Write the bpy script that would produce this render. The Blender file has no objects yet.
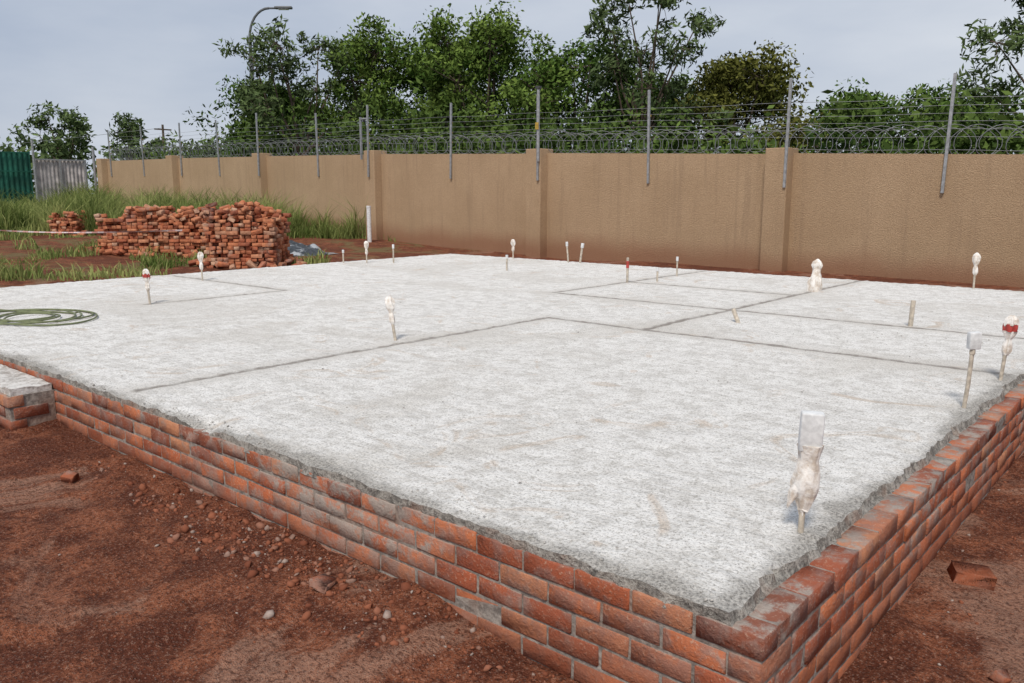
import bpy, bmesh, math, random
import numpy as np
from mathutils import Vector, Matrix, noise, Euler
random.seed(7); rng=np.random.default_rng(11)
scn=bpy.context.scene
scn.view_settings.view_transform='Standard'; scn.view_settings.look='None'; scn.view_settings.exposure=0
COL=scn.collection

# ---------------------------------------------------------------- materials
class NB:
    def __init__(s,name,rough=0.9,spec=0.3,dim='3D'):
        s.m=bpy.data.materials.new(name); s.m.use_nodes=True
        s.nt=s.m.node_tree; s.b=s.nt.nodes['Principled BSDF']; s.dim=dim
        s.b.inputs['Roughness'].default_value=rough
        s.b.inputs['Specular IOR Level'].default_value=spec
        s.geo=None
    def n(s,t,**k):
        x=s.nt.nodes.new(t)
        for a,b in k.items(): setattr(x,a,b)
        return x
    def L(s,a,b): s.nt.links.new(a,b)
    def put(s,v,sock):
        if hasattr(v,'is_output'): s.L(v,sock)
        elif isinstance(v,(tuple,list)) and len(v)==3 and sock.type=='RGBA': sock.default_value=(*v,1)
        else: sock.default_value=v
    def pos(s):
        if not s.geo: s.geo=s.n('ShaderNodeNewGeometry')
        return s.geo.outputs['Position']
    def mapping(s,scale,rot=(0,0,0),vec=None):
        m=s.n('ShaderNodeMapping'); s.L(vec or s.pos(),m.inputs['Vector'])
        m.inputs['Scale'].default_value=scale; m.inputs['Rotation'].default_value=rot
        return m.outputs[0]
    def noise(s,scale,detail=4,rough=0.6,vec=None,dist=0):
        x=s.n('ShaderNodeTexNoise',noise_dimensions=s.dim); s.L(vec or s.pos(),x.inputs['Vector'])
        x.inputs['Scale'].default_value=scale; x.inputs['Detail'].default_value=detail
        x.inputs['Roughness'].default_value=rough; x.inputs['Distortion'].default_value=dist
        return x.outputs['Fac']
    def vor(s,scale,vec=None,feat='F1'):
        x=s.n('ShaderNodeTexVoronoi',feature=feat,voronoi_dimensions=s.dim); s.L(vec or s.pos(),x.inputs['Vector'])
        x.inputs['Scale'].default_value=scale; return x.outputs['Distance']
    def ramp(s,v,a,b,lo=0.,hi=1.):
        x=s.n('ShaderNodeMapRange',interpolation_type='SMOOTHSTEP'); s.put(v,x.inputs[0])
        x.inputs[1].default_value=a;x.inputs[2].default_value=b;x.inputs[3].default_value=lo;x.inputs[4].default_value=hi
        return x.outputs[0]
    def mix(s,f,a,b,bt='MIX'):
        x=s.n('ShaderNodeMix',data_type='RGBA',blend_type=bt)
        s.put(f,x.inputs[0]); s.put(a,x.inputs[6]); s.put(b,x.inputs[7]); return x.outputs[2]
    def mixf(s,f,a,b):
        x=s.n('ShaderNodeMix',data_type='FLOAT'); s.put(f,x.inputs[0]); s.put(a,x.inputs[2]); s.put(b,x.inputs[3]); return x.outputs[0]
    def math(s,op,a,b=0.,c=None):
        x=s.n('ShaderNodeMath',operation=op); s.put(a,x.inputs[0]); s.put(b,x.inputs[1])
        if c is not None: s.put(c,x.inputs[2])
        return x.outputs[0]
    def xyz(s,vec=None):
        x=s.n('ShaderNodeSeparateXYZ'); s.L(vec or s.pos(),x.inputs[0]); return x.outputs
    def attr(s,name):
        x=s.n('ShaderNodeAttribute',attribute_name=name); return x.outputs['Fac']
    def hsum(s,*terms):
        acc=None
        for v,w in terms:
            m=s.math('MULTIPLY',v,w) if acc is None else s.math('MULTIPLY_ADD',v,w,acc)
            acc=m
        return acc
    def bumpm(s,h,strength=1.):
        x=s.n('ShaderNodeBump'); s.L(h,x.inputs['Height']); x.inputs['Strength'].default_value=strength
        x.inputs['Distance'].default_value=1.; return x.outputs[0]
    def out(s,col,normal=None):
        s.put(col,s.b.inputs['Base Color'])
        if normal: s.L(normal,s.b.inputs['Normal'])
        return s.m

def simple(name,col,rough=.7,metal=0.,var=.25,scale=20,bump=.002):
    b=NB(name,rough); b.b.inputs['Metallic'].default_value=metal
    n=b.noise(scale,3); c=b.mix(b.ramp(n,.3,.7),tuple(x*(1-var) for x in col),tuple(min(1,x*(1+var*.6)) for x in col))
    return b.out(c,b.bumpm(b.hsum((n,bump))) if bump else None)

def mat_ground():
    b=NB('red_soil',.95,.1,'2D')
    n1=b.noise(.75,5,.68,dist=.7); n2=b.noise(4.6,6,.78); n3=b.noise(46,4,.8)
    c=b.mix(b.ramp(n2,.36,.64),(.14,.044,.025),(.35,.125,.065))
    c=b.mix(b.ramp(n1,.53,.63,0,.65),c,(.44,.25,.175))
    c=b.mix(b.ramp(n1,.47,.38,0,.65),c,(.13,.040,.023))
    c=b.mix(b.ramp(n3,.5,.38,0,.7),c,(.075,.027,.017))
    c=b.mix(b.ramp(n3,.58,.68,0,.55),c,(.50,.31,.22))
    v=b.vor(48); c=b.mix(b.ramp(v,.10,.2,.3,0),c,(.40,.31,.26))
    X=b.xyz()
    far=b.ramp(b.math('ADD',b.math('MULTIPLY',X[0],-1.),b.math('MULTIPLY',n1,5.)),27,30)
    beh=b.ramp(X[1],16.5,18)
    g=b.mix(n2,(.05,.085,.02),(.15,.17,.05))
    patch=b.math('MULTIPLY',b.ramp(X[0],-16,-14,1,0),b.ramp(n1,.50,.62,0,.55))
    gm=b.math('MAXIMUM',b.math('MAXIMUM',far,beh),patch)
    c=b.mix(gm,c,g)
    return b.out(c,b.bumpm(b.hsum((n2,.085),(n3,.026))))

JOINTS=[(-5.18,-5.18,2.3,6.5),(-5.18,-1.1,6.5,6.5),(-6.38,-1.1,8.25,8.25),(-4.05,-4.05,6.5,12.4),
        (-6.5,-6.5,8.25,12.4),(-6.5,-4.05,10.0,10.0),(-12.3,-9.3,6.15,6.15),(-9.3,-9.3,4.3,6.15)]
SX0,SX1,SY0,SY1=-12.6,-.9,2.15,12.5
def mat_slab():
    b=NB('slab_concrete',.9,.2,'2D')
    n1=b.noise(.55,4,.6,dist=.5); n2=b.noise(6,6,.78); n3=b.noise(80,4,.8); n4=b.noise(24,4,.8)
    sa=b.noise(1.,5,.8,vec=b.mapping((2.2,20,1),(0,0,.42)),dist=.9)
    sb=b.noise(1.,5,.8,vec=b.mapping((2.2,18,1),(0,0,-.75)),dist=.9)
    sel=b.noise(.5,3,.6)
    st=b.mixf(b.ramp(sel,.44,.56),sa,sb)
    c=b.mix(b.ramp(n2,.36,.60),(.66,.64,.605),(.86,.845,.815))
    c=b.mix(b.ramp(st,.52,.64,0,.30),c,(.50,.475,.44))
    c=b.mix(b.ramp(st,.46,.38,0,.4),c,(.90,.89,.87))
    c=b.mix(b.ramp(n1,.50,.64,0,.42),c,(.58,.545,.49))
    c=b.mix(b.ramp(b.noise(1.9,4,.65,dist=1.2),.60,.74,0,.6),c,(.56,.44,.33))
    c=b.mix(b.ramp(n4,.45,.36,0,.5),c,(.46,.44,.40))
    c=b.mix(b.ramp(n3,.47,.36,0,.8),c,(.33,.31,.28))
    c=b.mix(b.ramp(n3,.57,.66,0,.6),c,(.92,.91,.89))
    wob=b.n('ShaderNodeTexNoise'); b.L(b.pos(),wob.inputs['Vector']); wob.inputs['Scale'].default_value=9; wob.inputs['Detail'].default_value=4
    wv=b.n('ShaderNodeVectorMath',operation='MULTIPLY_ADD'); b.L(wob.outputs['Color'],wv.inputs[0])
    wv.inputs[1].default_value=(.10,.10,0); b.L(b.pos(),wv.inputs[2])
    pw=wv.outputs[0]; d=None
    def box(cx,cy,hx,hy):
        s=b.n('ShaderNodeVectorMath',operation='SUBTRACT'); b.L(pw,s.inputs[0]); s.inputs[1].default_value=(cx+.05,cy+.05,0)
        a=b.n('ShaderNodeVectorMath',operation='ABSOLUTE'); b.L(s.outputs[0],a.inputs[0])
        e=b.n('ShaderNodeVectorMath',operation='SUBTRACT'); b.L(a.outputs[0],e.inputs[0]); e.inputs[1].default_value=(hx,hy,0)
        o=b.xyz(e.outputs[0]); return b.math('MAXIMUM',o[0],o[1])
    for x0,x1,y0,y1 in JOINTS:
        m=box((x0+x1)/2,(y0+y1)/2,abs(x1-x0)/2,abs(y1-y0)/2)
        d=m if d is None else b.math('MINIMUM',d,m)
    jm=b.ramp(d,.010,.055,1,0); halo=b.ramp(d,.03,.28,.55,0)
    halo=b.math('MULTIPLY',halo,b.ramp(n2,.35,.6))
    c=b.mix(halo,c,(.55,.51,.46))
    c=b.mix(b.math('MULTIPLY',jm,b.ramp(n2,.34,.58,.55,.97)),c,b.mix(n3,(.15,.135,.12),(.40,.365,.325)))
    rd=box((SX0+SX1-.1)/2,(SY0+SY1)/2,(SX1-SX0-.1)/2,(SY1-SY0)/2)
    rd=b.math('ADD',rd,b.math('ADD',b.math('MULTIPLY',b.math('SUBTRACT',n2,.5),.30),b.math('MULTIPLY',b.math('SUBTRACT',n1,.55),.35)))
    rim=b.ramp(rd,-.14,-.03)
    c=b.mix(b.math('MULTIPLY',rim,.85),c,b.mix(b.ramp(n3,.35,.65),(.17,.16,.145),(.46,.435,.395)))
    h=b.hsum((n2,.016),(st,.009),(n4,.006),(n3,.006))
    return b.out(c,b.bumpm(h))
def mat_lip():
    b=NB('rough_concrete_lip',.95,.15); n=b.noise(16,5,.8); n2=b.noise(60,3,.8); n3=b.noise(3,4)
    c=b.mix(b.ramp(n,.35,.62),(.16,.15,.135),(.42,.395,.355)); c=b.mix(b.ramp(n2,.5,.38,0,.6),c,(.10,.092,.082))
    c=b.mix(b.ramp(n3,.52,.68,0,.5),c,(.33,.19,.13))
    return b.out(c,b.bumpm(b.hsum((n,.03),(n2,.008))))

def mat_brick(name,smear=.5,dirt=True):
    b=NB(name,.92,.15)
    r=b.attr('rnd'); n=b.noise(11,5,.7); n3=b.noise(75,3,.75); ng=b.noise(1.6,4,.7)
    cr=b.n('ShaderNodeValToRGB'); b.L(r,cr.inputs[0]); e=cr.color_ramp.elements
    if dirt: pal=((0,(.22,.07,.040,1)),(.2,(.32,.085,.042,1)),(.45,(.42,.12,.052,1)),(.75,(.50,.16,.07,1)),(.9,(.39,.155,.09,1)),(1,(.50,.22,.115,1)))
    else: pal=((0,(.28,.09,.05,1)),(.2,(.42,.13,.065,1)),(.45,(.52,.19,.09,1)),(.75,(.58,.25,.13,1)),(.9,(.48,.27,.17,1)),(1,(.60,.40,.28,1)))
    e[0].position=0; e[0].color=pal[0][1]; e[1].position=1; e[1].color=pal[-1][1]
    for p,c in pal[1:-1]:
        k=e.new(p); k.color=c
    c=b.mix(b.ramp(n,.38,.66,0,.6),cr.outputs[0],(.19,.06,.038))
    c=b.mix(b.ramp(n3,.54,.70,0,.6),c,(.50,.33,.24))
    X=b.xyz()
    if dirt:
        reg=b.math('MULTIPLY',b.ramp(X[0],-5.2,-4.2),b.ramp(X[0],-3.0,-2.0,1,0))
        nz=b.xyz(b.geo.outputs['Normal'])[2]
        ngg=b.math('ADD',ng,b.math('ADD',b.math('MULTIPLY',reg,.15),b.math('MULTIPLY',b.ramp(nz,.7,.95),.10)))
        c=b.mix(b.ramp(n,.45,.6,0.02,.25),c,(.30,.26,.235))
    else: ngg=ng
    sm=b.math('MULTIPLY',b.ramp(ngg,.51,.66),b.ramp(n,.40,.58,.10,1.))
    c=b.mix(b.math('MULTIPLY',sm,smear),c,b.mix(n3,(.20,.175,.155),(.46,.415,.365)))
    if dirt:
        z=b.math('ADD',X[2],b.math('MULTIPLY',n,-.26))
        c=b.mix(b.ramp(z,-.14,.07,.65,0),c,(.25,.085,.045))
    return b.out(c,b.bumpm(b.hsum((n,.014),(n3,.005))))

def mat_mortar():
    b=NB('mortar',.95,.2); n=b.noise(25,5,.7); n2=b.noise(2,4)
    c=b.mix(b.ramp(n,.3,.7),(.15,.13,.115),(.38,.34,.30))
    c=b.mix(b.ramp(n2,.5,.65,0,.5),c,(.24,.12,.075))
    return b.out(c,b.bumpm(b.hsum((n,.012))))

def mat_wall():
    b=NB('tan_plaster',.95,.12)
    n=b.noise(48,4,.8); n1=b.noise(.7,4); X=b.xyz()
    dr=b.noise(1.,5,.7,vec=b.mapping((7,7,.4)))
    c=b.mix(b.ramp(n1,.3,.7),(.49,.345,.215),(.56,.40,.255))
    c=b.mix(b.ramp(n,.38,.64,0,.55),c,(.31,.21,.13))
    c=b.mix(b.ramp(dr,.50,.70,0,.4),c,(.33,.23,.15))
    zz=b.math('ADD',X[2],b.math('ADD',b.math('MULTIPLY',n1,-.6),b.math('MULTIPLY',X[0],.02)))
    c=b.mix(b.ramp(zz,-.28,.30,.75,0),c,(.29,.135,.08))
    return b.out(c,b.bumpm(b.hsum((n,.03))))

def mat_leaf(name,dark,light,tr=.3):
    b=NB(name); b.nt.nodes.remove(b.b); r=b.attr('rnd')
    c=b.mix(r,dark,light)
    dfl=b.n('ShaderNodeBsdfDiffuse'); b.L(c,dfl.inputs[0])
    if not tr:
        b.L(dfl.outputs[0],b.nt.nodes['Material Output'].inputs['Surface']); return b.m
    t=b.n('ShaderNodeBsdfTranslucent'); b.L(c,t.inputs[0])
    m=b.n('ShaderNodeMixShader'); m.inputs[0].default_value=tr
    b.L(dfl.outputs[0],m.inputs[1]); b.L(t.outputs[0],m.inputs[2])
    b.L(m.outputs[0],b.nt.nodes['Material Output'].inputs['Surface']); return b.m

M_ground=mat_ground(); M_slab=mat_slab(); M_lip=mat_lip(); M_brick=mat_brick('clay_brick',.85); M_pbrick=mat_brick('stacked_clay_brick',.4,False)
M_mortar=mat_mortar(); M_wall=mat_wall()
M_pipe=simple('conduit_cream',(.50,.44,.36),.5,var=.3,scale=30,bump=.0005)
M_box=simple('box_white_plastic',(.70,.71,.71),.55,var=.2,scale=25,bump=0)
b=NB('milky_plastic_bag',.42,.45); nn=b.noise(16,4,.7); n9=b.noise(60,3,.7)
M_bag=b.out(b.mix(b.ramp(nn,.35,.6),(.56,.48,.40),(.82,.79,.75)),b.bumpm(b.hsum((nn,.010),(n9,.002))))
M_red=simple('red_tape',(.42,.06,.05),.5,var=.3,scale=30,bump=.001)
M_steel=simple('galvanised_steel',(.36,.37,.38),.5,.5,.25,15,0)
M_darkwire=simple('wire_steel',(.22,.23,.24),.5,.5,.2,15,0)
M_bark=simple('bark',(.12,.09,.07),.95,var=.4,scale=8,bump=.02)
M_hose=simple('green_hose',(.16,.18,.09),.5,var=.3,scale=12,bump=0)

# ---------------------------------------------------------------- mesh helpers
def mesh_np(name,V,F,mats,rnd=None,smooth=False,midx=None):
    V=np.asarray(V,dtype=np.float32); F=np.asarray(F,dtype=np.int32); k=F.shape[1]
    me=bpy.data.meshes.new(name); me.vertices.add(len(V)); me.vertices.foreach_set('co',V.ravel())
    me.loops.add(F.size); me.loops.foreach_set('vertex_index',F.ravel())
    me.polygons.add(len(F)); me.polygons.foreach_set('loop_start',np.arange(len(F),dtype=np.int32)*k)
    me.update(calc_edges=True)
    if smooth: me.polygons.foreach_set('use_smooth',np.ones(len(F),dtype=bool))
    for m in (mats if isinstance(mats,(list,tuple)) else [mats]): me.materials.append(m)
    if midx is not None: me.polygons.foreach_set('material_index',np.asarray(midx,dtype=np.int32))
    if rnd is not None:
        a=me.attributes.new('rnd','FLOAT','FACE'); a.data.foreach_set('value',np.asarray(rnd,dtype=np.float32))
    ob=bpy.data.objects.new(name,me); COL.objects.link(ob); return ob

class MB:
    def __init__(s): s.v=[];s.f=[];s.m=[]
    def add(s,V,F,mi=0):
        o=len(s.v); s.v+= [tuple(p) for p in V]; s.f+=[tuple(i+o for i in f) for f in F]; s.m+=[mi]*len(F)
    def box(s,c,d,mi=0,rot=0.,bev=0.,R=None):
        bm=bmesh.new(); bmesh.ops.create_cube(bm,size=1)
        bmesh.ops.scale(bm,vec=d,verts=bm.verts)
        if bev: bmesh.ops.bevel(bm,geom=bm.edges[:],offset=bev,segments=2,affect='EDGES',profile=.5)
        M=Matrix.Translation(c)@(R.to_4x4() if R is not None else Matrix.Rotation(rot,4,'Z'))
        bmesh.ops.transform(bm,matrix=M,verts=bm.verts); bm.verts.index_update()
        s.add([v.co[:] for v in bm.verts],[[v.index for v in f.verts] for f in bm.faces],mi); bm.free()
    def tube(s,pts,rad,mi=0,seg=8,cap=True):
        pts=[Vector(p) for p in pts]; n=len(pts); V=[];F=[]
        for i,p in enumerate(pts):
            t=(pts[min(i+1,n-1)]-pts[max(i-1,0)]).normalized()
            a=t.orthogonal().normalized() if i==0 else (pa-t*pa.dot(t)).normalized(); pa=a; c=t.cross(a)
            r=rad[i] if isinstance(rad,(list,tuple)) else rad
            for k in range(seg):
                th=2*math.pi*k/seg; V.append(p+(a*math.cos(th)+c*math.sin(th))*r)
        for i in range(n-1):
            for k in range(seg):
                F.append((i*seg+k,i*seg+(k+1)%seg,(i+1)*seg+(k+1)%seg,(i+1)*seg+k))
        if cap: F.append(tuple(range(seg))[::-1]); F.append(tuple((n-1)*seg+k for k in range(seg)))
        s.add(V,F,mi)
    def obj(s,name,mats,smooth=False):
        me=bpy.data.meshes.new(name); me.from_pydata(s.v,[],s.f); me.update()
        for m in mats: me.materials.append(m)
        me.polygons.foreach_set('material_index',np.array(s.m,dtype=np.int32))
        if smooth:
            me.polygons.foreach_set('use_smooth',np.ones(len(s.f),dtype=bool)); me.set_sharp_from_angle(angle=math.radians(50))
        ob=bpy.data.objects.new(name,me); COL.objects.link(ob)
        return ob

def interp(a,ks): 
    return float(np.interp(a,[k[0] for k in ks],[k[1] for k in ks]))
HK=[(-400,-.4),(-10,-.22),(0,-.12),(2.5,-.04),(5,0),(12,.03),(15,.18),(19.2,.33),(25,.5),(31,.68),(37,.92),(42,1.1),(60,1.35),(120,1.7),(800,2)]
def ground_base(x,y):
    a=-x; h=interp(a,HK)
    t=min(1,max(0,(y-12.3)/2)); t=t*t*(3-2*t); w=max(0,min(1,(15-a)/6))
    return h+.14*t*w
def gz(x,y):
    h=ground_base(x,y)
    h+=noise.fractal((x*.45,y*.45,3.),1.,2.,3)*.035
    if -12<x<4 and -2<y<10:
        h+=noise.fractal((x*3,y*3,1.),.7,2.1,4)*.028
        if -7<x<-1.2 and 1.4<y<2.2: h+=.07*(y-1.4)/.8*(0.5+noise.noise((x*1.5,5,1)))
        if x>-.95 and y>2: h+=.04*max(0,1-(x+.9)/.5)*(.5+noise.noise((y*2,5,1)))
    return h

# ---------------------------------------------------------------- ground
def axis(lo,hi,d0,d1,step,g=1.12):
    mid=list(np.arange(d0,d1+1e-6,step)); s=step; p=mid[-1]; up=[]
    while p<hi: s=min(s*g,60); p+=s; up.append(p)
    s=step;p=mid[0];dn=[]
    while p>lo: s=min(s*g,60); p-=s; dn.append(p)
    return np.array(dn[::-1]+mid+up)
ax=axis(-900,700,-8.0,2.2,.035); ay=axis(-200,1000,-.3,6.3,.035)
V=[(x,y,gz(x,y)) for y in ay for x in ax]; nx=len(ax); ny=len(ay)
I=np.arange(nx*ny).reshape(ny,nx)
F=np.stack([I[:-1,:-1],I[:-1,1:],I[1:,1:],I[1:,:-1]],-1).reshape(-1,4)
mesh_np('ground',V,F,M_ground,smooth=True)

# ---------------------------------------------------------------- brick templates
def template(d,bev):
    bm=bmesh.new(); bmesh.ops.create_cube(bm,size=1); bmesh.ops.scale(bm,vec=d,verts=bm.verts)
    if bev: bmesh.ops.bevel(bm,geom=bm.edges[:],offset=bev,segments=1,affect='EDGES')
    bmesh.ops.triangulate(bm,faces=bm.faces[:]); bm.verts.index_update()
    V=np.array([v.co[:] for v in bm.verts]); F=np.array([[v.index for v in f.verts] for f in bm.faces]); bm.free(); return V,F
def stamp(tpl,items,jit=0.):
    V,F=tpl; VV=[];FF=[];R=[];o=0
    for loc,eu,sc,r in items:
        M=np.array(Euler(eu).to_matrix()); vv=V*np.array(sc)
        if jit: vv=vv+rng.normal(0,jit,vv.shape)
        VV.append(vv@M.T+np.array(loc)); FF.append(F+o); o+=len(V); R+= [r]*len(F)
    return np.concatenate(VV),np.concatenate(FF),R

BT=template((.220,.105,.073),.0035)
def r_(s): return random.gauss(0,s)
items=[]
rows=8; topz=.352
for k in range(rows):
    z=topz-.0355-k*.085; odd=k%2
    for y,sg in ((SY0+.0525,1),(SY1-.0525,-1)):
        x=SX1-(.117 if odd else 0)
        while x-.22>SX0-.02:
            items.append(((x-.11+r_(.002),y+r_(.0025),z+r_(.0014)),(r_(.008),r_(.006),r_(.008)),(1+r_(.010),1,1+r_(.02)),random.random())); x-=.232
        if x-SX0>.05:
            l=x-SX0; items.append(((x-l/2,y,z),(0,0,0),(l/.22,1,1),random.random()))
    for x,sg in ((SX1-.0525,1),(SX0+.0525,-1)):
        y=SY0+(0 if odd else .117)
        while y+.22<SY1-.1:
            items.append(((x+r_(.0025),y+.11,z+r_(.0014)),(r_(.006),r_(.008),math.pi/2+r_(.008)),(1+r_(.010),1,1+r_(.02)),random.random())); y+=.232
V,F,R=stamp(BT,items,.0012)
base=bpy.data.objects.new('house_foundation',None); COL.objects.link(base)
bw=mesh_np('brick_plinth',V,F,M_brick,R); bw.parent=base
mb=MB(); t=.005
mb.box(((SX0+SX1)/2,(SY0+SY1)/2,-.045),(SX1-SX0-2*t,SY1-SY0-2*t,.79),0)
o=mb.obj('mortar_core',[M_mortar]); o.parent=base
# mortar droppings left along the exposed brick rim
V=[];F=[];ny_=int((12.3-2.2)/.04); xr=[-1.08,-1.03,-.985,-.95,-.925]
for j in range(ny_):
    y=2.2+j*.04; wv_=noise.noise((0,y*1.3,3))+.5*noise.noise((0,y*7,3))
    for i,x in enumerate(xr):
        hgt=.372-.010*i+.010*noise.noise((x*30,y*14,2))+.010*noise.noise((x*9,y*5,8))
        xx=x if i<2 else -1.0+(x+1.0)*(1+.7*wv_)-.02*(1-wv_)
        if i==4: hgt=.340
        V.append((xx,y,hgt))
for j in range(ny_-1):
    for i in range(4): F.append((j*5+i,j*5+i+1,(j+1)*5+i+1,(j+1)*5+i))
o=mesh_np('rim_mortar_bedding',V,F,M_lip,smooth=True); o.parent=base
step=.035
xs=np.arange(SX0+.03,SX1-.10,step); ys=np.arange(SY0+.008,SY1-.03,step)
nx,ny=len(xs),len(ys); P=np.zeros((ny,nx,3))
def jd(x,y):
    d=9
    for x0,x1,y0,y1 in JOINTS:
        dx=max(x0-x,0,x-x1); dy=max(y0-y,0,y-y1); d=min(d,math.hypot(dx,dy))
    return d
for j,y in enumerate(ys):
    for i,x in enumerate(xs):
        X,Y=x,y
        if j==0: Y+=.004+.014*noise.noise((x*4,0,0))+.016*noise.noise((x*19,0,4))
        if i==nx-1: X+=.035*noise.noise((0,y*3,7))+.022*noise.noise((0,y*19,7))
        z=.398+.004*noise.fractal((x*1.1,y*1.1,0),1,2,3)+.003*noise.noise((x*11,y*11,2))
        e=min(x-xs[0],xs[-1]-x,y-ys[0],ys[-1]-y)
        if e<.10: z+=-.004+.012*noise.noise((x*15,y*15,5))+.008*noise.noise((x*37,y*37,5))
        if e<.01: z-=.006+.010*max(0,noise.noise((x*8,y*8,11)))
        g_=math.exp(-((x+4.15)/.13)**2-((y-2.15)/.10)**2); z-=.045*g_*(1+.6*noise.noise((x*20,y*20,1)))
        if jd(x,y)<.03: z-=.006
        P[j,i]=(X,Y,z)
I=np.arange(nx*ny).reshape(ny,nx)
F=np.stack([I[:-1,:-1],I[:-1,1:],I[1:,1:],I[1:,:-1]],-1).reshape(-1,4)
V=P.reshape(-1,3)
ring=np.concatenate([I[0,:],I[1:,-1],I[-1,-2::-1],I[-2:0:-1,0]])
n=len(ring); K=np.arange(n); o1=len(V)
mid=V[ring].copy(); low=V[ring].copy(); low[:,2]=.338
for q,m in zip(low,mid):
    m[2]=(m[2]+.338)/2; b_=.010*noise.noise((q[0]*14,q[1]*14,6)); l_=.016*noise.noise((q[0]*9,q[1]*9,9))
    if q[0]>xs[-1]-.08: m[0]+=.010+b_; q[0]+=.022+l_*1.5
    elif q[1]<ys[0]+.1: m[1]-=.004+b_*.8; q[1]=min(q[1]-.004-l_*.6,2.168)
V=np.concatenate([V,ring_s:=V[ring].copy(),mid,low]); a0=o1; a1=o1+n; a2=o1+2*n
S1=np.stack([a0+K,a1+K,a1+(K+1)%n,a0+(K+1)%n],-1); S2=np.stack([a1+K,a2+K,a2+(K+1)%n,a1+(K+1)%n],-1)
FA=np.concatenate([F,S1,S2]); mi=np.concatenate([np.zeros(len(F)),np.ones(2*n)])
sl=mesh_np('concrete_slab',V,FA,[M_slab,M_lip],smooth=True,midx=mi); sl.parent=base
sl.data.set_sharp_from_angle(angle=math.radians(40))

items=[]
for k in range(6):
    z=.275-.0365-k*.085; x=-6.15-(.117 if k%2 else 0)
    if k%2: items.append(((-6.2025,1.99,z),(0,0,math.pi/2),(1,1,1),random.random()))
    while x>-12.4:
        items.append(((x-.11,1.9025+r_(.003),z),(r_(.01),0,r_(.01)),(1,1,1),random.random())); x-=.232
V,F,R=stamp(BT,items,.0012); o=mesh_np('step_brickwork',V,F,M_brick,R); o.parent=base
mb=MB(); mb.box((-9.3,2.005,-.05),(6.28,.285,.65),0); o=mb.obj('step_mortar',[M_mortar]); o.parent=base
xa=np.arange(-12.42,-6.14,.05); ya=np.linspace(1.875,2.14,7); n1,n2_=len(xa),len(ya)
V=[(x,y,.322+.012*noise.noise((x*7,y*7,0))+.008*noise.noise((x*21,y*21,0))) for y in ya for x in xa]
I=np.arange(n1*n2_).reshape(n2_,n1); F=np.stack([I[:-1,:-1],I[:-1,1:],I[1:,1:],I[1:,:-1]],-1).reshape(-1,4)
ring=np.concatenate([I[0,:],I[1:,-1]]); o_=len(V); V=V+[(V[q][0],V[q][1],.27) for q in ring]; K=np.arange(len(ring)-1)
b=NB('step_screed',.9,.2); nn=b.noise(14,5,.75); M_step=b.out(b.mix(b.ramp(nn,.35,.6),(.33,.30,.27),(.66,.64,.61)),b.bumpm(b.hsum((nn,.02))))
SF=np.stack([ring[K],o_+K,o_+K+1,ring[K+1]],-1); o=mesh_np('step_topping',V,np.concatenate([F,SF]),M_step,smooth=True); o.data.set_sharp_from_angle(angle=.7); o.parent=base

# ---------------------------------------------------------------- boundary wall
WY=15.9
TOP=[(-40,1.7),(-8,2.05),(2.55,2.25),(6.8,2.42),(13,2.62),(19.2,2.79),(25,2.90),(31,3.0),(37.5,3.06)]
PIL=[-23.2,-17.2,-11.2,-5.2,.8,6.85,12.95,19.1,25.0,31.0,37.2]
wall=bpy.data.objects.new('boundary_wall',None); COL.objects.link(wall)
mb=MB()
for a0,a1 in zip(PIL[:-1],PIL[1:]):
    z0,z1=interp(a0,TOP),interp(a1,TOP); x0,x1=-a0-.2,-a1+.2; zb=-.7; T=.18
    vs=[(x0,WY,zb),(x1,WY,zb),(x1,WY+T,zb),(x0,WY+T,zb),(x0,WY,z0),(x1,WY,z1),(x1,WY+T,z1),(x0,WY+T,z0)]
    mb.add(vs,[(0,1,5,4),(1,2,6,5),(2,3,7,6),(3,0,4,7),(4,5,6,7)])
o=mb.obj('wall_panels',[M_wall]); o.parent=wall
mb=MB()
for a in PIL:
    z=interp(a,TOP)+.10; mb.box((-a,WY-.02,(z-.7)/2),(.46,.50,z+.7),0,bev=.015)
o=mb.obj('wall_piers',[M_wall]); o.parent=wall

POST=[-8.4,-5.3,-2.2,.8,3.92,6.66,9.9,12.8,16.0,19.1,21.9,24.8,27.8,30.5,33.6,36.6]
fence=bpy.data.objects.new('razor_wire_fence',None); COL.objects.link(fence)
mb=MB()
for a in POST:
    zt=interp(a,TOP); yy=WY-.03 if min(abs(a-p) for p in PIL)>.3 else WY-.30
    h=1.08+random.uniform(-.06,.06)
    mb.box((-a+.02,yy,zt+.25+(h-.9)/2),(.05,.045,h+.9),0,bev=.004,R=Euler((random.uniform(-.015,.015),random.uniform(-.02,.02),0)).to_matrix())
    for s_ in (.3,.55,.8): mb.box((-a+.02,yy+.04,zt+s_),(.03,.04,.04),1)
for a in (19.55,):
    zt=interp(a,TOP); mb.box((-a,WY-.17,zt+.45),(.05,.05,1.2),0); mb.box((-19.33,WY-.17,zt+1.0),(.4,.04,.04),0)
zt=interp(12.8,TOP); mb.tube([(-12.75,WY-.32,zt-.2),(-12.75,WY-.32,zt+1.5)],.035,0); mb.box((-12.75,WY-.37,zt+.62),(.09,.02,.16),1); mb.box((-12.75,WY-.32,zt+1.5),(.12,.1,.06),2)
M_yel=simple('insulator_yellow',(.45,.30,.06),.5)
M_dark=simple('dark_cap',(.06,.06,.06),.5)
o=mb.obj('fence_posts',[M_steel,M_yel,M_dark]); o.parent=fence
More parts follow.
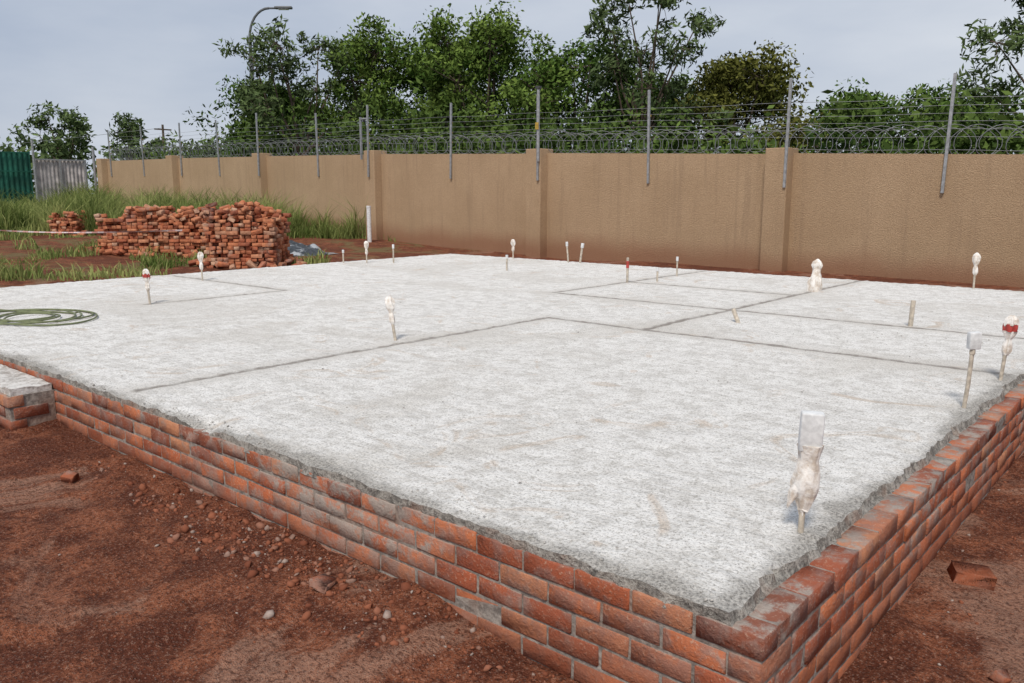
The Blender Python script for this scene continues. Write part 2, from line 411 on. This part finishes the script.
def poly(name,lines,r,mat,parent=None,res=1):
    cu=bpy.data.curves.new(name,'CURVE'); cu.dimensions='3D'; cu.bevel_depth=r; cu.bevel_resolution=res
    for pts in lines:
        sp=cu.splines.new('POLY'); sp.points.add(len(pts)-1)
        sp.points.foreach_set('co',np.array([(p[0],p[1],p[2],1) for p in pts],dtype=np.float32).ravel())
    cu.materials.append(mat); ob=bpy.data.objects.new(name,cu); COL.objects.link(ob)
    if parent: ob.parent=parent
    return ob
lines=[]
for ph,cz,rr in ((0,.25,.26),(1.6,.23,.23)):
    pts=[];a=-10.;i=0
    while a<37.3:
        th=i*2*math.pi/16+ph; rj=rr*(1+.25*noise.noise((i*.05,ph,0))); st=.42*(1+.35*noise.noise((a*.7,ph,4)))
        pts.append((-a+.24*math.cos(th),WY+.09+rj*math.cos(th)*.5,interp(a,TOP)+cz+rj*math.sin(th)+.03*noise.noise((a,3,ph)))); a+=st/16; i+=1
    lines.append(pts)
poly('razor_coil',lines,.0065,M_darkwire,fence,0)
lines=[]
for h in (.08,.3,.43,.56,.69,.82,.95):
    lines.append([(-a,WY,interp(a,TOP)+h+.01*math.sin(a*2)) for a in np.arange(-10,37,.5)])
poly('strand_wires',lines,.0035,M_steel,fence,0)

# ---------------------------------------------------------------- gate & green fence at far left
def corrugated(name,x,y0,y1,z0,z1,mat,per=.09,amp=.018,dz=0.):
    n=int((y1-y0)/.018); ysn=np.linspace(y0,y1,n); V=[];F=[]
    for i,y in enumerate(ysn):
        xx=x+amp*max(-.6,min(.6,math.sin(2*math.pi*y/per)*1.3)); V+=[(xx,y,z0),(xx,y,z1+dz*(y-y0)/(y1-y0))]
    for i in range(n-1): F.append((2*i,2*i+2,2*i+3,2*i+1))
    return mesh_np(name,V,F,mat)
M_gate=simple('gate_sheet_grey',(.50,.46,.45),.6,.1,.35,3,0); M_green=simple('green_sheet',(.015,.10,.07),.6,.1,.4,2,0)
g=bpy.data.objects.new('sheet_metal_gate',None); COL.objects.link(g)
o=corrugated('gate_sheet',-39,13.75,15.75,1.02,3.1,M_gate,.16,.03); o.parent=g
mb=MB()
for y in (13.7,14.72,15.78): mb.box((-38.93,y,2.05),(.07,.07,2.2),0)
mb.box((-38.93,14.7,3.12),(.06,2.1,.06),0)
o=mb.obj('gate_frame',[M_steel]); o.parent=g
gf=bpy.data.objects.new('green_sheet_fence',None); COL.objects.link(gf)
o=corrugated('fence_sheet',-39.1,6.5,13.6,.95,3.3,M_green,.2,.03,.12); o.parent=gf
mb=MB()
for y in (6.6,8.3,10,11.8,13.6): mb.box((-39.2,y,2.2),(.07,.07,2.5),0)
for z in (3.38,2.6,1.7): mb.box((-39.0,10,z),(.03,7.2,.05),0)
o=mb.obj('fence_frame',[M_green]); o.parent=gf
mb=MB(); mb.tube([(-38.7,13.6,.9),(-38.7,13.6,3.9)],.05)
mb.obj('gate_post',[M_steel])
mb=MB(); mb.tube([(-38.3,15.9,.9),(-38.3,15.9,3.7)],.06); mb.obj('gate_post',[M_steel])
mb=MB(); mb.box((-38.0,16.3,1.9),(.6,.5,2.0),0,bev=.02); mb.box((-38.0,16.3,2.95),(.7,.6,.1),0,bev=.02); mb.box((-37.68,16.3,2.6),(.02,.4,.3),1)
mb.obj('gate_pillar',[simple('pillar_brick_red',(.28,.13,.09),.9),M_box])

# ---------------------------------------------------------------- conduits
def conduit(x,y,h,kind,lean=(0,0),seed=0,rp=.011,rot=0.):
    rd=random.Random(seed); mb=MB(); z0=.395
    top=Vector((x+lean[0],y+lean[1],z0+h)); bot=Vector((x,y,z0-.03))
    P=lambda t: bot+(top-bot)*t
    def bag(t0,t1,prof,mi,wob=.22,flat=1.,off=(0,0),seg=40,sub=4):
        pr=[]
        for (ta,ra),(tb,rb) in zip(prof[:-1],prof[1:]):
            for q in range(sub): f=q/sub; pr.append((ta+(tb-ta)*f,ra+(rb-ra)*f))
        pr.append(prof[-1]); n=len(pr); V=[];F=[]; p1,p2=rd.random()*6,rd.random()*6
        for i,(t,r) in enumerate(pr):
            c=P(t0+(t1-t0)*t)+Vector((off[0]*(1-t),off[1]*(1-t),0))
            for k in range(seg):
                th=2*math.pi*k/seg; tri=lambda u: 2*abs((u/(2*math.pi))%1-.5)*2-1
                cr=noise.noise((math.cos(th)*1.6,math.sin(th)*1.6,t*4+seed)); 
                f=1+wob*(.55*tri(5*th+p1+t*2)+.35*tri(9*th+p2-t*3)+.9*cr)
                dz=.035*noise.noise((math.cos(th)*2,math.sin(th)*2,seed+9)) if i==0 else .006*cr
                V.append((c.x+math.cos(th)*r*f,c.y+math.sin(th)*r*f*flat,c.z+dz))
        for i in range(n-1):
            for k in range(seg): F.append((i*seg+k,i*seg+(k+1)%seg,(i+1)*seg+(k+1)%seg,(i+1)*seg+k))
        F.append(tuple((n-1)*seg+k for k in range(seg))); mb.add(V,F,mi)
    mb.tube([bot,P(.35)+Vector((rd.uniform(-.004,.004),0,0)),P(.7),P(.97)],rp,0,10)
    Rm=Euler((rd.uniform(-.05,.05),rd.uniform(-.05,.05),rot)).to_matrix()
    if kind=='bigbag':
        mb.box(P(.83)+Vector((0,0,.004)),(.080,.050,.145),1,bev=.006,R=Rm)
        bag(.22,.74,[(0,.015),(.08,.024),(.20,.036),(.34,.045),(.50,.046),(.64,.041),(.78,.036),(.9,.042),(1,.047)],2,.20,.74)
        bag(.27,.56,[(0,.004),(.2,.013),(.5,.020),(.8,.016),(1,.005)],2,.3,.8,off=(-.044,-.036))
        mb.tube([P(.245)+Vector((math.cos(a)*.018,math.sin(a)*.015,.004*math.sin(3*a))) for a in np.linspace(0,6.28,14)],.004,2,5,False)
    elif kind=='box':
        mb.box(P(.88),(.066,.045,.10),1,bev=.005,R=Rm); mb.box(P(.74),(.028,.028,.03),0,bev=.004)
    elif kind=='bag':
        bag(.42,1.0,[(0,.014),(.1,.028),(.28,.027),(.42,.020),(.58,.040),(.78,.047),(.92,.036),(1,.012)],2,.36,.75)
    elif kind=='ghost':
        bag(.02,1.0,[(0,.085),(.15,.085),(.4,.075),(.6,.05),(.7,.045),(.8,.058),(.92,.045),(1,.012)],2,.36,.8)
    elif kind=='redbag':
        bag(.42,1.0,[(0,.014),(.1,.028),(.28,.025),(.4,.018),(.5,.032),(.62,.044)],2,.36,.75)
        bag(.42,1.0,[(.60,.044),(.70,.047),(.78,.044)],4,.2,.75); bag(.42,1.0,[(.76,.046),(.92,.036),(1,.012)],2,.3,.75)
    elif kind=='cap': mb.tube([P(.8),P(1.0)],rp*1.5,1,10)
    elif kind=='tape': mb.tube([P(.6),P(.85)],rp*1.2,4,10)
    return mb.obj('electrical_conduit_stub' if kind!='pipe' else 'pipe_stub',[M_pipe,M_box,M_bag,M_mortar,M_red],True)
C=[(-1.09,2.88,.47,'bigbag',(.015,.012),.0115,.5),(-1.09,5.3,.46,'box',(.02,.02),.012,.7),(-1.09,6.3,.44,'redbag',(.03,.02),.012,.7),
   (-2.55,12.3,.48,'bag',(0,0),.013,0),(-2.23,8.32,.26,'pipe',(.01,0),.022,0),(-4.05,10.62,.42,'ghost',(.03,0),.02,0),
   (-5.33,4.6,.38,'bag',(-.06,-.02),.013,0),(-9.3,4.35,.40,'redbag',(-.05,0),.013,0),(-11.27,6.07,.42,'bag',(-.02,0),.012,0),
   (-12.0,9.7,.40,'bag',(0,0),.013,0),(-11.6,10.0,.34,'cap',(0,0),.014,0),(-12.3,9.4,.24,'cap',(0,0),.014,0),(-10.6,12.2,.38,'bag',(0,0),.013,0),
   (-9.0,10.2,.26,'cap',(0,0),.015,0),(-9.25,12.2,.38,'cap',(-.04,0),.016,0),(-9.02,12.25,.36,'cap',(.06,0),.02,0),
   (-6.45,9.9,.37,'tape',(0,0),.018,0),(-6.2,10.3,.2,'cap',(0,0),.014,0),(-6.4,11.2,.3,'cap',(0,0),.013,0),(-3.55,7.45,.13,'pipe',(-.09,.04),.022,0)]
for i,(x,y,h,k,l,rp,ro) in enumerate(C): conduit(x,y,h,k,l,i+1,rp,ro)
mb=MB(); zz=gz(-18.6,15.0); mb.tube([(-18.4,15,zz-.1),(-18.4,15,zz+.95)],.06,0,12); mb.tube([(-18.4,15,zz+.95),(-18.4,15,zz+1.0)],.067,0,12); mb.obj('white_vent_pipe',[M_box],False)

pts=[]
for i in range(300):
    th=i*.11; r=.48+.17*math.sin(i*.021)+.10*noise.noise((i*.04,0,0)); 
    pts.append((-9.1+.12*math.sin(i*.03)+r*math.cos(th),3.05+r*.75*math.sin(th)+.09*math.cos(i*.017),.412+.004*math.sin(i*.3)+.010*(i/260)))
e=pts[-1]
for i in range(1,50): pts.append((e[0]-.05*i,e[1]-.03*i*(1-i/60)+.05*math.sin(i*.25),.410))
poly('garden_hose',[pts],.009,M_hose,None,2)

# ---------------------------------------------------------------- brick piles
BP=template((.22,.105,.073),.004)
def pile(name,cx,cy,L,D,H,rot,seed,nl=60):
    rd=random.Random(seed); items=[]; nz=int(H/.076)
    z0=gz(cx,cy)-.03
    for k in range(nz):
        f=k/nz
        al=1 if (k+seed)%3 else 0
        nxn=int(L/(.225 if not al else .112)); nyn=int(D/(.112 if not al else .225))
        for i in range(nxn):
            for j in range(nyn):
                u=(i+.5)/nxn-.5; v=(j+.5)/nyn-.5
                lim=.86+.5*noise.noise((u*4.5,v*3,seed*1.7))-.14*abs(u)*2
                if f>lim: continue
                edge=max(abs(u),abs(v))
                if edge>.40 and rd.random()<.05+.14*f: continue
                if f<lim-.3 and min(abs(abs(u)-.5)*L,abs(abs(v)-.5)*D)>.36: continue
                j1=.008+.014*(edge>.42)
                lx=u*L+rd.gauss(0,j1); ly=v*D+rd.gauss(0,j1)
                c,s=math.cos(rot),math.sin(rot)
                tl=.015 if f<lim-.14 else .25
                items.append(((cx+lx*c-ly*s,cy+lx*s+ly*c,z0+.038+k*.0755+rd.gauss(0,.002)+(.02 if tl>.1 else 0)),(rd.gauss(0,tl),rd.gauss(0,tl),rot+(math.pi/2 if al else 0)+rd.gauss(0,.04+tl*2)),(rd.choice((1,1,1,.6)),1,1),rd.random()))
    for q in range(nl):
        th=rd.random()*6.28; rr=rd.uniform(.5,.8)
        lx=math.cos(th)*L*rr; ly=math.sin(th)*D*rr; c,s=math.cos(rot),math.sin(rot)
        x=cx+lx*c-ly*s; y=cy+lx*s+ly*c
        items.append(((x,y,gz(x,y)+.03+rd.random()*.08),(rd.gauss(0,.5),rd.gauss(0,.5),rd.random()*6),(rd.choice((1,.6)),1,1),rd.random()))
    V,F,R=stamp(BP,items,.002); return mesh_np(name,V,F,M_pbrick,R)
ROT=math.radians(41)
pile('brick_stack',-15.3,9.3,1.42,1.2,1.30,ROT,3,40)
pile('brick_stack',-18.35,9.0,2.5,1.1,1.10,ROT,5,80)
pile('brick_stack',-25.1,9.6,.8,.8,.75,ROT,8,10)
BL=template((.22,.105,.073),.003)
def loose(x,y,rz,tilt,sc=(1,1,1),name='loose_brick'):
    V,F,R=stamp(BL,[((x,y,gz(x,y)+.02),(tilt,.1,rz),sc,.35)],.0035); mesh_np(name,V,F,M_brick,R)
loose(-.72,3.98,.5,.10,(.75,1,.9))
for q in ((-4.9,1.75,.4,.3,(.35,.6,.6)),(-2.7,1.9,2.,.2,(.4,.7,.5)),(-.45,3.2,1.,.4,(.22,.4,.5))): loose(*q,name='brick_fragment')

bm=bmesh.new(); bmesh.ops.create_icosphere(bm,subdivisions=1,radius=1); RV=np.array([v.co[:] for v in bm.verts]); RF=np.array([[v.index for v in f.verts] for f in bm.faces]); bm.free()
def rubble(name,n,fn,smin,smax,mat,seed,zf=None):
    g=np.random.default_rng(seed); VV=[];FF=[];R=[];o=0
    for i in range(n):
        x,y=fn(g)
        s=smin*(smax/smin)**(g.random()**2.2)
        v=RV*(1+g.normal(0,.25,RV.shape))*s*np.array([1,g.uniform(.6,1),g.uniform(.4,.8)])
        M=np.array(Euler((g.random()*.8,g.random()*.8,g.random()*6)).to_matrix()); z=zf if zf else gz(x,y)
        VV.append(v@M.T+np.array([x,y,z+s*.12])); FF.append(RF+o); o+=len(RV); R+=[g.random()]*len(RF)
    return mesh_np(name,np.concatenate(VV),np.concatenate(FF),mat,R)
b=NB('rubble_stone',.95,.1); r=b.attr('rnd'); cr=b.n('ShaderNodeValToRGB'); b.L(r,cr.inputs[0]); e=cr.color_ramp.elements
e[0].color=(.17,.055,.03,1); e[1].color=(.40,.35,.31,1); k=e.new(.6); k.color=(.30,.11,.06,1); k=e.new(.85); k.color=(.27,.16,.12,1)
M_rub=b.out(b.mix(b.ramp(b.noise(40,3),.3,.7,0,.4),cr.outputs[0],(.14,.055,.035)))
def f1(g): return (-g.uniform(1.2,5.2),2.14-abs(g.normal(0,.2)))
def f2(g): return (-g.uniform(-.5,9),g.uniform(-.2,2.1))
def f3(g): return (-.87+abs(g.normal(0,.8)),g.uniform(2.2,8.))
def f4(g): return (-3.2+g.normal(0,.6),1.94+g.normal(0,.11))
allr=[rubble('rubble',500,f1,.004,.018,M_rub,1),rubble('rubble',2000,f2,.0025,.009,M_rub,2),rubble('rubble',1100,f3,.003,.013,M_rub,3),rubble('rubble',600,f4,.004,.028,M_rub,4)]
with bpy.context.temp_override(active_object=allr[0],selected_editable_objects=allr,object=allr[0],selected_objects=allr): bpy.ops.object.join()
def f5(g): return (-1.1-abs(g.normal(0,3.5)),g.uniform(2.3,10))
def f6(g): return (-g.uniform(1.05,12),2.18+abs(g.normal(0,.10)))
grit=simple('cement_grit_grey',(.42,.40,.37),.95,var=.4,scale=50,bump=0)
dr=[rubble('cement_grit',700,f5,.002,.008,grit,6,.399),rubble('cement_grit',900,f6,.002,.010,grit,7,.394)]
with bpy.context.temp_override(active_object=dr[0],selected_editable_objects=dr,object=dr[0],selected_objects=dr): bpy.ops.object.join()

V=[];F=[];n=24
for j in range(n):
    for i in range(n):
        u=i/(n-1)-.5; v=j/(n-1)-.5; x=-17.0+u*1.7; y=11.6+v*1.3; d=max(0,1-(u*u+v*v)*4.4)
        V.append((x,y,gz(x,y)+.0+d*(.22+.22*noise.noise((u*6,v*6,1)))+.04*noise.noise((u*18,v*18,1))))
for j in range(n-1):
    for i in range(n-1): F.append((j*n+i,j*n+i+1,(j+1)*n+i+1,(j+1)*n+i))
b=NB('grey_plastic_sheeting',.35,.5); nn=b.noise(2.2,3); mesh_np('plastic_sheeting',V,F,b.out(b.mix(b.ramp(nn,.50,.58),(.03,.035,.04),(.34,.36,.38))),smooth=False)

V=[];F=[];MI=[]; n=60; A=Vector((-15.9,8.2,.93)); B=Vector((-27,5.2,1.15))
for i in range(n+1):
    t=i/n; p=A.lerp(B,t); z=p.z-.22*math.sin(t*math.pi); w=.016; tw=.8*math.sin(t*14)
    V+= [(p.x,p.y+w*math.sin(tw),z-w*math.cos(tw)),(p.x,p.y-w*math.sin(tw),z+w*math.cos(tw))]
for i in range(n): F.append((2*i,2*i+2,2*i+3,2*i+1)); MI.append(i%2)
mesh_np('barrier_tape',V,F,[simple('tape_white',(.6,.5,.5),.4,bump=0),simple('tape_red_soft',(.55,.3,.27),.4,bump=0)],midx=MI)

# ---------------------------------------------------------------- grass
def grass(name,pts,h0,h1,w,mat,seed):
    g=np.random.default_rng(seed); n=len(pts); X=np.array([p[0] for p in pts]);Y=np.array([p[1] for p in pts]);Z=np.array([gz(*p) for p in pts])-.02
    cl=np.array([noise.noise((p[0]*.9,p[1]*.9,2.))+.6*noise.noise((p[0]*2.7,p[1]*2.7,5.)) for p in pts])
    h=g.uniform(h0,h1,n)*np.clip(.70+1.3*cl,.25,1.4)
    far=np.clip((-X-28)/4,0,1)*np.clip((13.6-Y)/2,0,1); h*=1-.6*far
    th=g.random(n)*6.283; ln=g.uniform(.1,.8,n)*h; la=g.random(n)*6.283
    dx=np.cos(th)*w; dy=np.sin(th)*w; lx=np.cos(la)*ln; ly=np.sin(la)*ln
    V=np.stack([np.stack([X-dx,Y-dy,Z],-1),np.stack([X+dx,Y+dy,Z],-1),
      np.stack([X+dx*.8+lx*.35,Y+dy*.8+ly*.35,Z+h*.6],-1),np.stack([X-dx*.8+lx*.35,Y-dy*.8+ly*.35,Z+h*.6],-1),
      np.stack([X+dx*.1+lx,Y+dy*.1+ly,Z+h*.88],-1),np.stack([X-dx*.1+lx,Y-dy*.1+ly,Z+h*.88],-1)],1).reshape(-1,3)
    o=(np.arange(n)*6)[:,None]; F=np.concatenate([o+np.array([0,1,2,3]),o+np.array([3,2,4,5])],1).reshape(-1,4)
    r=np.repeat(np.clip(g.normal(.5,.25,n)+.9*np.array([noise.noise((p[0]*.7,p[1]*.7,7.)) for p in pts]),0,1),2)
    return mesh_np(name,V,F,mat,r)
M_grass=mat_leaf('grass_blades',(.11,.16,.04),(.40,.43,.16),.3)
pts=[]
while len(pts)<56000:
    a=random.uniform(15,39); bb=random.uniform(3.5,15.75)
    s=(a-19.0)*.726+(bb-15.6)*.688
    s+=1.4*noise.noise((a*.6,bb*.6,0))
    d=1. if s>0 else 0.
    if bb<8: d*=max(0,min(1,(a-26)/2))*.5
    if a>30: d*=.7
    if noise.noise((a*.8,bb*.8,4))<-.12: d*=.3
    if random.random()<d: pts.append((-a,bb))
g1=grass('tall_grass',pts,.35,1.2,.012,M_grass,1)
pts=[]
while len(pts)<10000:
    a=random.uniform(14.3,28); bb=random.uniform(1,11)
    if noise.noise((a*.55,bb*.55,9))>.12 and random.random()<.8: pts.append((-a,bb))
g2=grass('tall_grass',pts,.08,.34,.012,M_grass,2)
with bpy.context.temp_override(active_object=g1,selected_editable_objects=[g1,g2],object=g1,selected_objects=[g1,g2]): bpy.ops.object.join()

# ---------------------------------------------------------------- trees
def leaves(centers,sig,per,size,g,stretch=1.,shade=None):
    n=len(centers); C=np.repeat(np.array(centers),per,0); sg=np.repeat(np.array(sig),per)
    N=len(C); off=g.normal(0,1,(N,3)); 
    nr=np.linalg.norm(off,axis=1)[:,None]; off=off/nr*np.minimum(nr,1.9)
    P=C+off*sg[:,None]*np.array([1,1,.75])
    a=g.normal(0,1,(N,3)); a/=np.linalg.norm(a,axis=1)[:,None]; c=np.cross(a,g.normal(0,1,(N,3))); c/=np.linalg.norm(c,axis=1)[:,None]
    s=(size*g.uniform(.6,1.4,N))[:,None]; a*=s*stretch; c*=s*.45
    V=np.stack([P-a,P+c,P+a,P-c],1).reshape(-1,3); F=np.arange(N*4).reshape(-1,4)
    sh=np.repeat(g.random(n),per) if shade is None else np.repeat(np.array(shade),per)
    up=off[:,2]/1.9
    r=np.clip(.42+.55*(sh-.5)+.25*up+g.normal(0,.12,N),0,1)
    return V,F,r
def tree(name,x,y,height,rad,mat,seed,clumps=120,per=110,size=.09,trunk=.3,low=.25,sig=.38,stretch=1.,lobes=7,wide=.8):
    g=np.random.default_rng(seed); z0=gz(x,y)-.1; base=Vector((x,y,z0)); rd=random.Random(seed)
    mb=MB(); fork=height*(low+.05)
    ctrl=[base]; p=base.copy()
    for i in range(4):
        p=p+Vector((rd.gauss(0,.12),rd.gauss(0,.12),fork/4)); ctrl.append(p.copy())
    mb.tube(ctrl,[trunk*.62,trunk*.5,trunk*.45,trunk*.42,trunk*.38],0,8)
    L=[]
    for i in range(lobes):
        th=i*2.4+rd.random(); f=(i+.7)/lobes; rr=rad*rd.uniform(.35,wide); zz=height*(low+.10+(1-low-.10)*f**.9)
        if i==lobes-1: rr*=.35; zz=height*.95
        rr*= (1-.45*max(0,(zz/height-low)/(1-low))**2)
        lr=rad*rd.uniform(.28,.44); zz=min(zz,height-lr*.8)
        L.append((Vector((x+rr*math.cos(th),y+rr*math.sin(th),z0+zz)),lr))
    cs=[];sg=[];sh=[]
    for c,lr in L:
        mid=(p+c)/2+Vector((rd.gauss(0,.2),rd.gauss(0,.2),rd.uniform(-.3,.1)))
        mb.tube([p-Vector((0,0,.1)),mid,c],[trunk*.3,trunk*.2,trunk*.09],0,6)
        ls=rd.random()
        for k in range(int(clumps/lobes)):
            v=Vector((rd.gauss(0,1),rd.gauss(0,1),rd.gauss(0,1))).normalized()*lr*rd.uniform(.4,1.15); v.z*=.8
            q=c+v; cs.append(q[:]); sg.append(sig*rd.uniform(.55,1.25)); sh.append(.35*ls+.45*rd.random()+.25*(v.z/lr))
            m=c+v*.5+Vector((rd.gauss(0,.06),rd.gauss(0,.06),rd.gauss(0,.06)))
            mb.tube([c,m,q],[trunk*.08,trunk*.05,trunk*.02],0,4,False)
    par=bpy.data.objects.new(name,None); COL.objects.link(par)
    o=mb.obj('trunk_and_limbs',[M_bark],True); o.parent=par
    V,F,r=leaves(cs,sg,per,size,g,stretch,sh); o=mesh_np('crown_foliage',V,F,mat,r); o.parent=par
    return par
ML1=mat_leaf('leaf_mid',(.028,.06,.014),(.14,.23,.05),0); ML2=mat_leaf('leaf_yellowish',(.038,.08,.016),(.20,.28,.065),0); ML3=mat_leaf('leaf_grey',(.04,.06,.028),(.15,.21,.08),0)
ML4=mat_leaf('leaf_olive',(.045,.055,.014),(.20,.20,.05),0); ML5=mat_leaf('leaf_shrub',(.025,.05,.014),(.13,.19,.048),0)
BT_='broadleaf_tree'
tree(BT_,-29.9,24.4,8.1,3.4,ML2,21,180,100,.098,.3,.10,.38,1,12)
tree(BT_,-24.6,26.2,8.5,4.0,ML2,22,230,100,.098,.3,.10,.38,1,14)
tree(BT_,-28.0,28.0,7.9,4.0,ML1,23,190,90,.10,.3,.10,.38,1,12)
tree(BT_,-22.2,29.0,7.6,3.4,ML1,24,170,90,.10,.3,.10,.38,1,12)
tree(BT_,-16.4,33.4,7.2,3.7,ML4,25,230,105,.10,.3,.08,.40,1,13)
tree(BT_,-12.7,37.6,6.1,3.5,ML1,26,130,90,.10,.3,.08,.38,1,10)
tree(BT_,-9.0,39.0,5.9,3.4,ML1,27,130,90,.10,.3,.08,.38,1,10)
tree(BT_,-4.6,39.5,6.0,3.3,ML2,28,120,90,.10,.3,.08,.38,1,10)
tree(BT_,-19.8,31.5,6.4,3.2,ML1,29,140,90,.10,.3,.10,.38,1,10)
tree(BT_,-33.8,22.0,6.0,2.9,ML1,30,140,90,.10,.3,.08,.38,1,10)
FT='feathery_tree'
tree(FT,-30.6,21.0,7.9,2.9,ML3,31,125,42,.085,.2,.3,.24,1.6,13,.98)
tree(FT,-18.4,28.9,9.7,3.0,ML3,32,110,40,.09,.22,.32,.25,1.7,13,.98)
tree(FT,-5.3,34.9,9.8,3.3,ML3,33,130,46,.09,.22,.35,.28,1.7,12,.95)
tree('slender_tree',-63,24.4,6.2,2.8,ML3,34,60,45,.14,.25,.25,.36,1.4,9)
tree('slender_tree',-60.0,27.6,5.8,2.2,ML3,35,44,45,.14,.25,.3,.36,1.4,8)
g=np.random.default_rng(5); cs=[];sg=[];sh=[]
for i in range(560):
    xx=random.uniform(-42,10); yy=random.uniform(19,26); top=3.2+1.5*noise.noise((xx*.22,yy*.1,0))+(.8 if -36<xx<-20 else 0)
    cs.append((xx,yy,gz(xx,yy)+random.uniform(.9,max(1.2,top)))); sg.append(random.uniform(.35,.6)); sh.append(random.random())
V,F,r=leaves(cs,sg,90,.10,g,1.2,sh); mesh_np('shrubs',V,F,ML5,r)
cs=[];sg=[];sh=[]
for i in range(420):
    t=random.uniform(-1.3,.9); d=random.uniform(95,150); xx=d*math.sin(t-.6); yy=d*math.cos(t-.6)
    top=5.5+3.2*noise.noise((xx*.04,yy*.04,0)); cs.append((xx,yy,gz(xx,yy)+random.uniform(.5,top))); sg.append(random.uniform(1.1,1.9)); sh.append(random.random())
V,F,r=leaves(cs,sg,50,.45,g,1.,sh); mesh_np('distant_trees',V,F,ML3,r)

# ---------------------------------------------------------------- street lamp & utility pole
mb=MB(); bx,by=-37.2,23.3; zb=gz(bx,by); R=Vector((.754,.657,0)); b0=Vector((bx,by,0))
pts=[b0+Vector((0,0,zb-.2)),b0+Vector((0,0,5)),b0+Vector((0,0,9.1))]
for i in range(1,9):
    t=i/8*math.pi/2; pts.append(b0+R*(1.0*(1-math.cos(t)))+Vector((0,0,9.1+1.4*math.sin(t))))
mb.tube(pts,[.13,.11,.085]+[.06]*8,0,10)
e=pts[-1]; mb.tube([e,e+R*.3],.05,0,8)
hd=e+R*.70+Vector((0,0,.02)); mb.box(hd,(.85,.26,.12),0,rot=math.atan2(R.y,R.x),bev=.04)
mb.box(hd-Vector((0,0,.07)),(.5,.18,.05),2,rot=math.atan2(R.y,R.x),bev=.015)
mb.tube([b0+Vector((0,0,zb-.2)),b0+Vector((0,0,zb+.4))],.16,0,10)
mb.obj('street_lamp',[simple('lamp_grey',(.13,.14,.15),.5,0,.2,8,0),M_steel,M_box])
mb=MB(); px,py=-52,26.; mb.tube([(px,py,.5),(px,py,6.0)],[.10,.07],0,8); mb.box((px,py,5.7),(.08,1.1,.08),0)
mb.obj('utility_pole',[M_bark])
poly('overhead_cable',[[(px+t*40-0,py+t*30,5.8-1.6*math.sin(-t*math.pi)) for t in np.linspace(-1,0,12)]],.012,M_darkwire)

# ---------------------------------------------------------------- world & light
w=bpy.data.worlds.new('World'); scn.world=w; w.use_nodes=True; nt=w.node_tree; bg=nt.nodes['Background']
sx,sy=.35,-.7; EL=math.radians(52); az=math.atan2(sx,sy)
sky=nt.nodes.new('ShaderNodeTexSky'); sky.sky_type='NISHITA'; sky.sun_disc=False; sky.sun_elevation=EL; sky.sun_rotation=az; sky.dust_density=3
tc=nt.nodes.new('ShaderNodeTexCoord'); mp=nt.nodes.new('ShaderNodeMapping'); mp.inputs['Scale'].default_value=(1,1,3.6); nt.links.new(tc.outputs['Generated'],mp.inputs[0])
nz=nt.nodes.new('ShaderNodeTexNoise'); nz.inputs['Scale'].default_value=1.5; nz.inputs['Detail'].default_value=6; nz.inputs['Roughness'].default_value=.5; nt.links.new(mp.outputs[0],nz.inputs[0])
cr=nt.nodes.new('ShaderNodeValToRGB'); nt.links.new(nz.outputs[0],cr.inputs[0]); e=cr.color_ramp.elements
e[0].position=.36; e[0].color=(4.0,4.7,6.0,1); e[1].position=.66; e[1].color=(6.9,7.3,8.0,1)
mx=nt.nodes.new('ShaderNodeMix'); mx.data_type='RGBA'; mx.inputs[0].default_value=.9; nt.links.new(sky.outputs[0],mx.inputs[6]); nt.links.new(cr.outputs[0],mx.inputs[7])
nt.links.new(mx.outputs[2],bg.inputs[0]); bg.inputs[1].default_value=.1
ld=bpy.data.lights.new('sun','SUN'); ld.energy=2.9; ld.angle=math.radians(12); ld.color=(1,.93,.84)
lo=bpy.data.objects.new('sun',ld); COL.objects.link(lo)
n_=math.hypot(sx,sy); S=Vector((sx/n_*math.cos(EL),sy/n_*math.cos(EL),math.sin(EL))); lo.rotation_euler=(-S).to_track_quat('-Z','Y').to_euler(); lo.location=(0,0,30)

cam=bpy.data.cameras.new('camera'); cam.lens=28.97; cam.sensor_width=36; cam.clip_end=3000; cam.clip_start=.05
co=bpy.data.objects.new('camera',cam); COL.objects.link(co); co.location=(0,0,1.63)
co.rotation_euler=(math.radians(90-10.1),0,math.atan2(.657,.754)); scn.camera=co
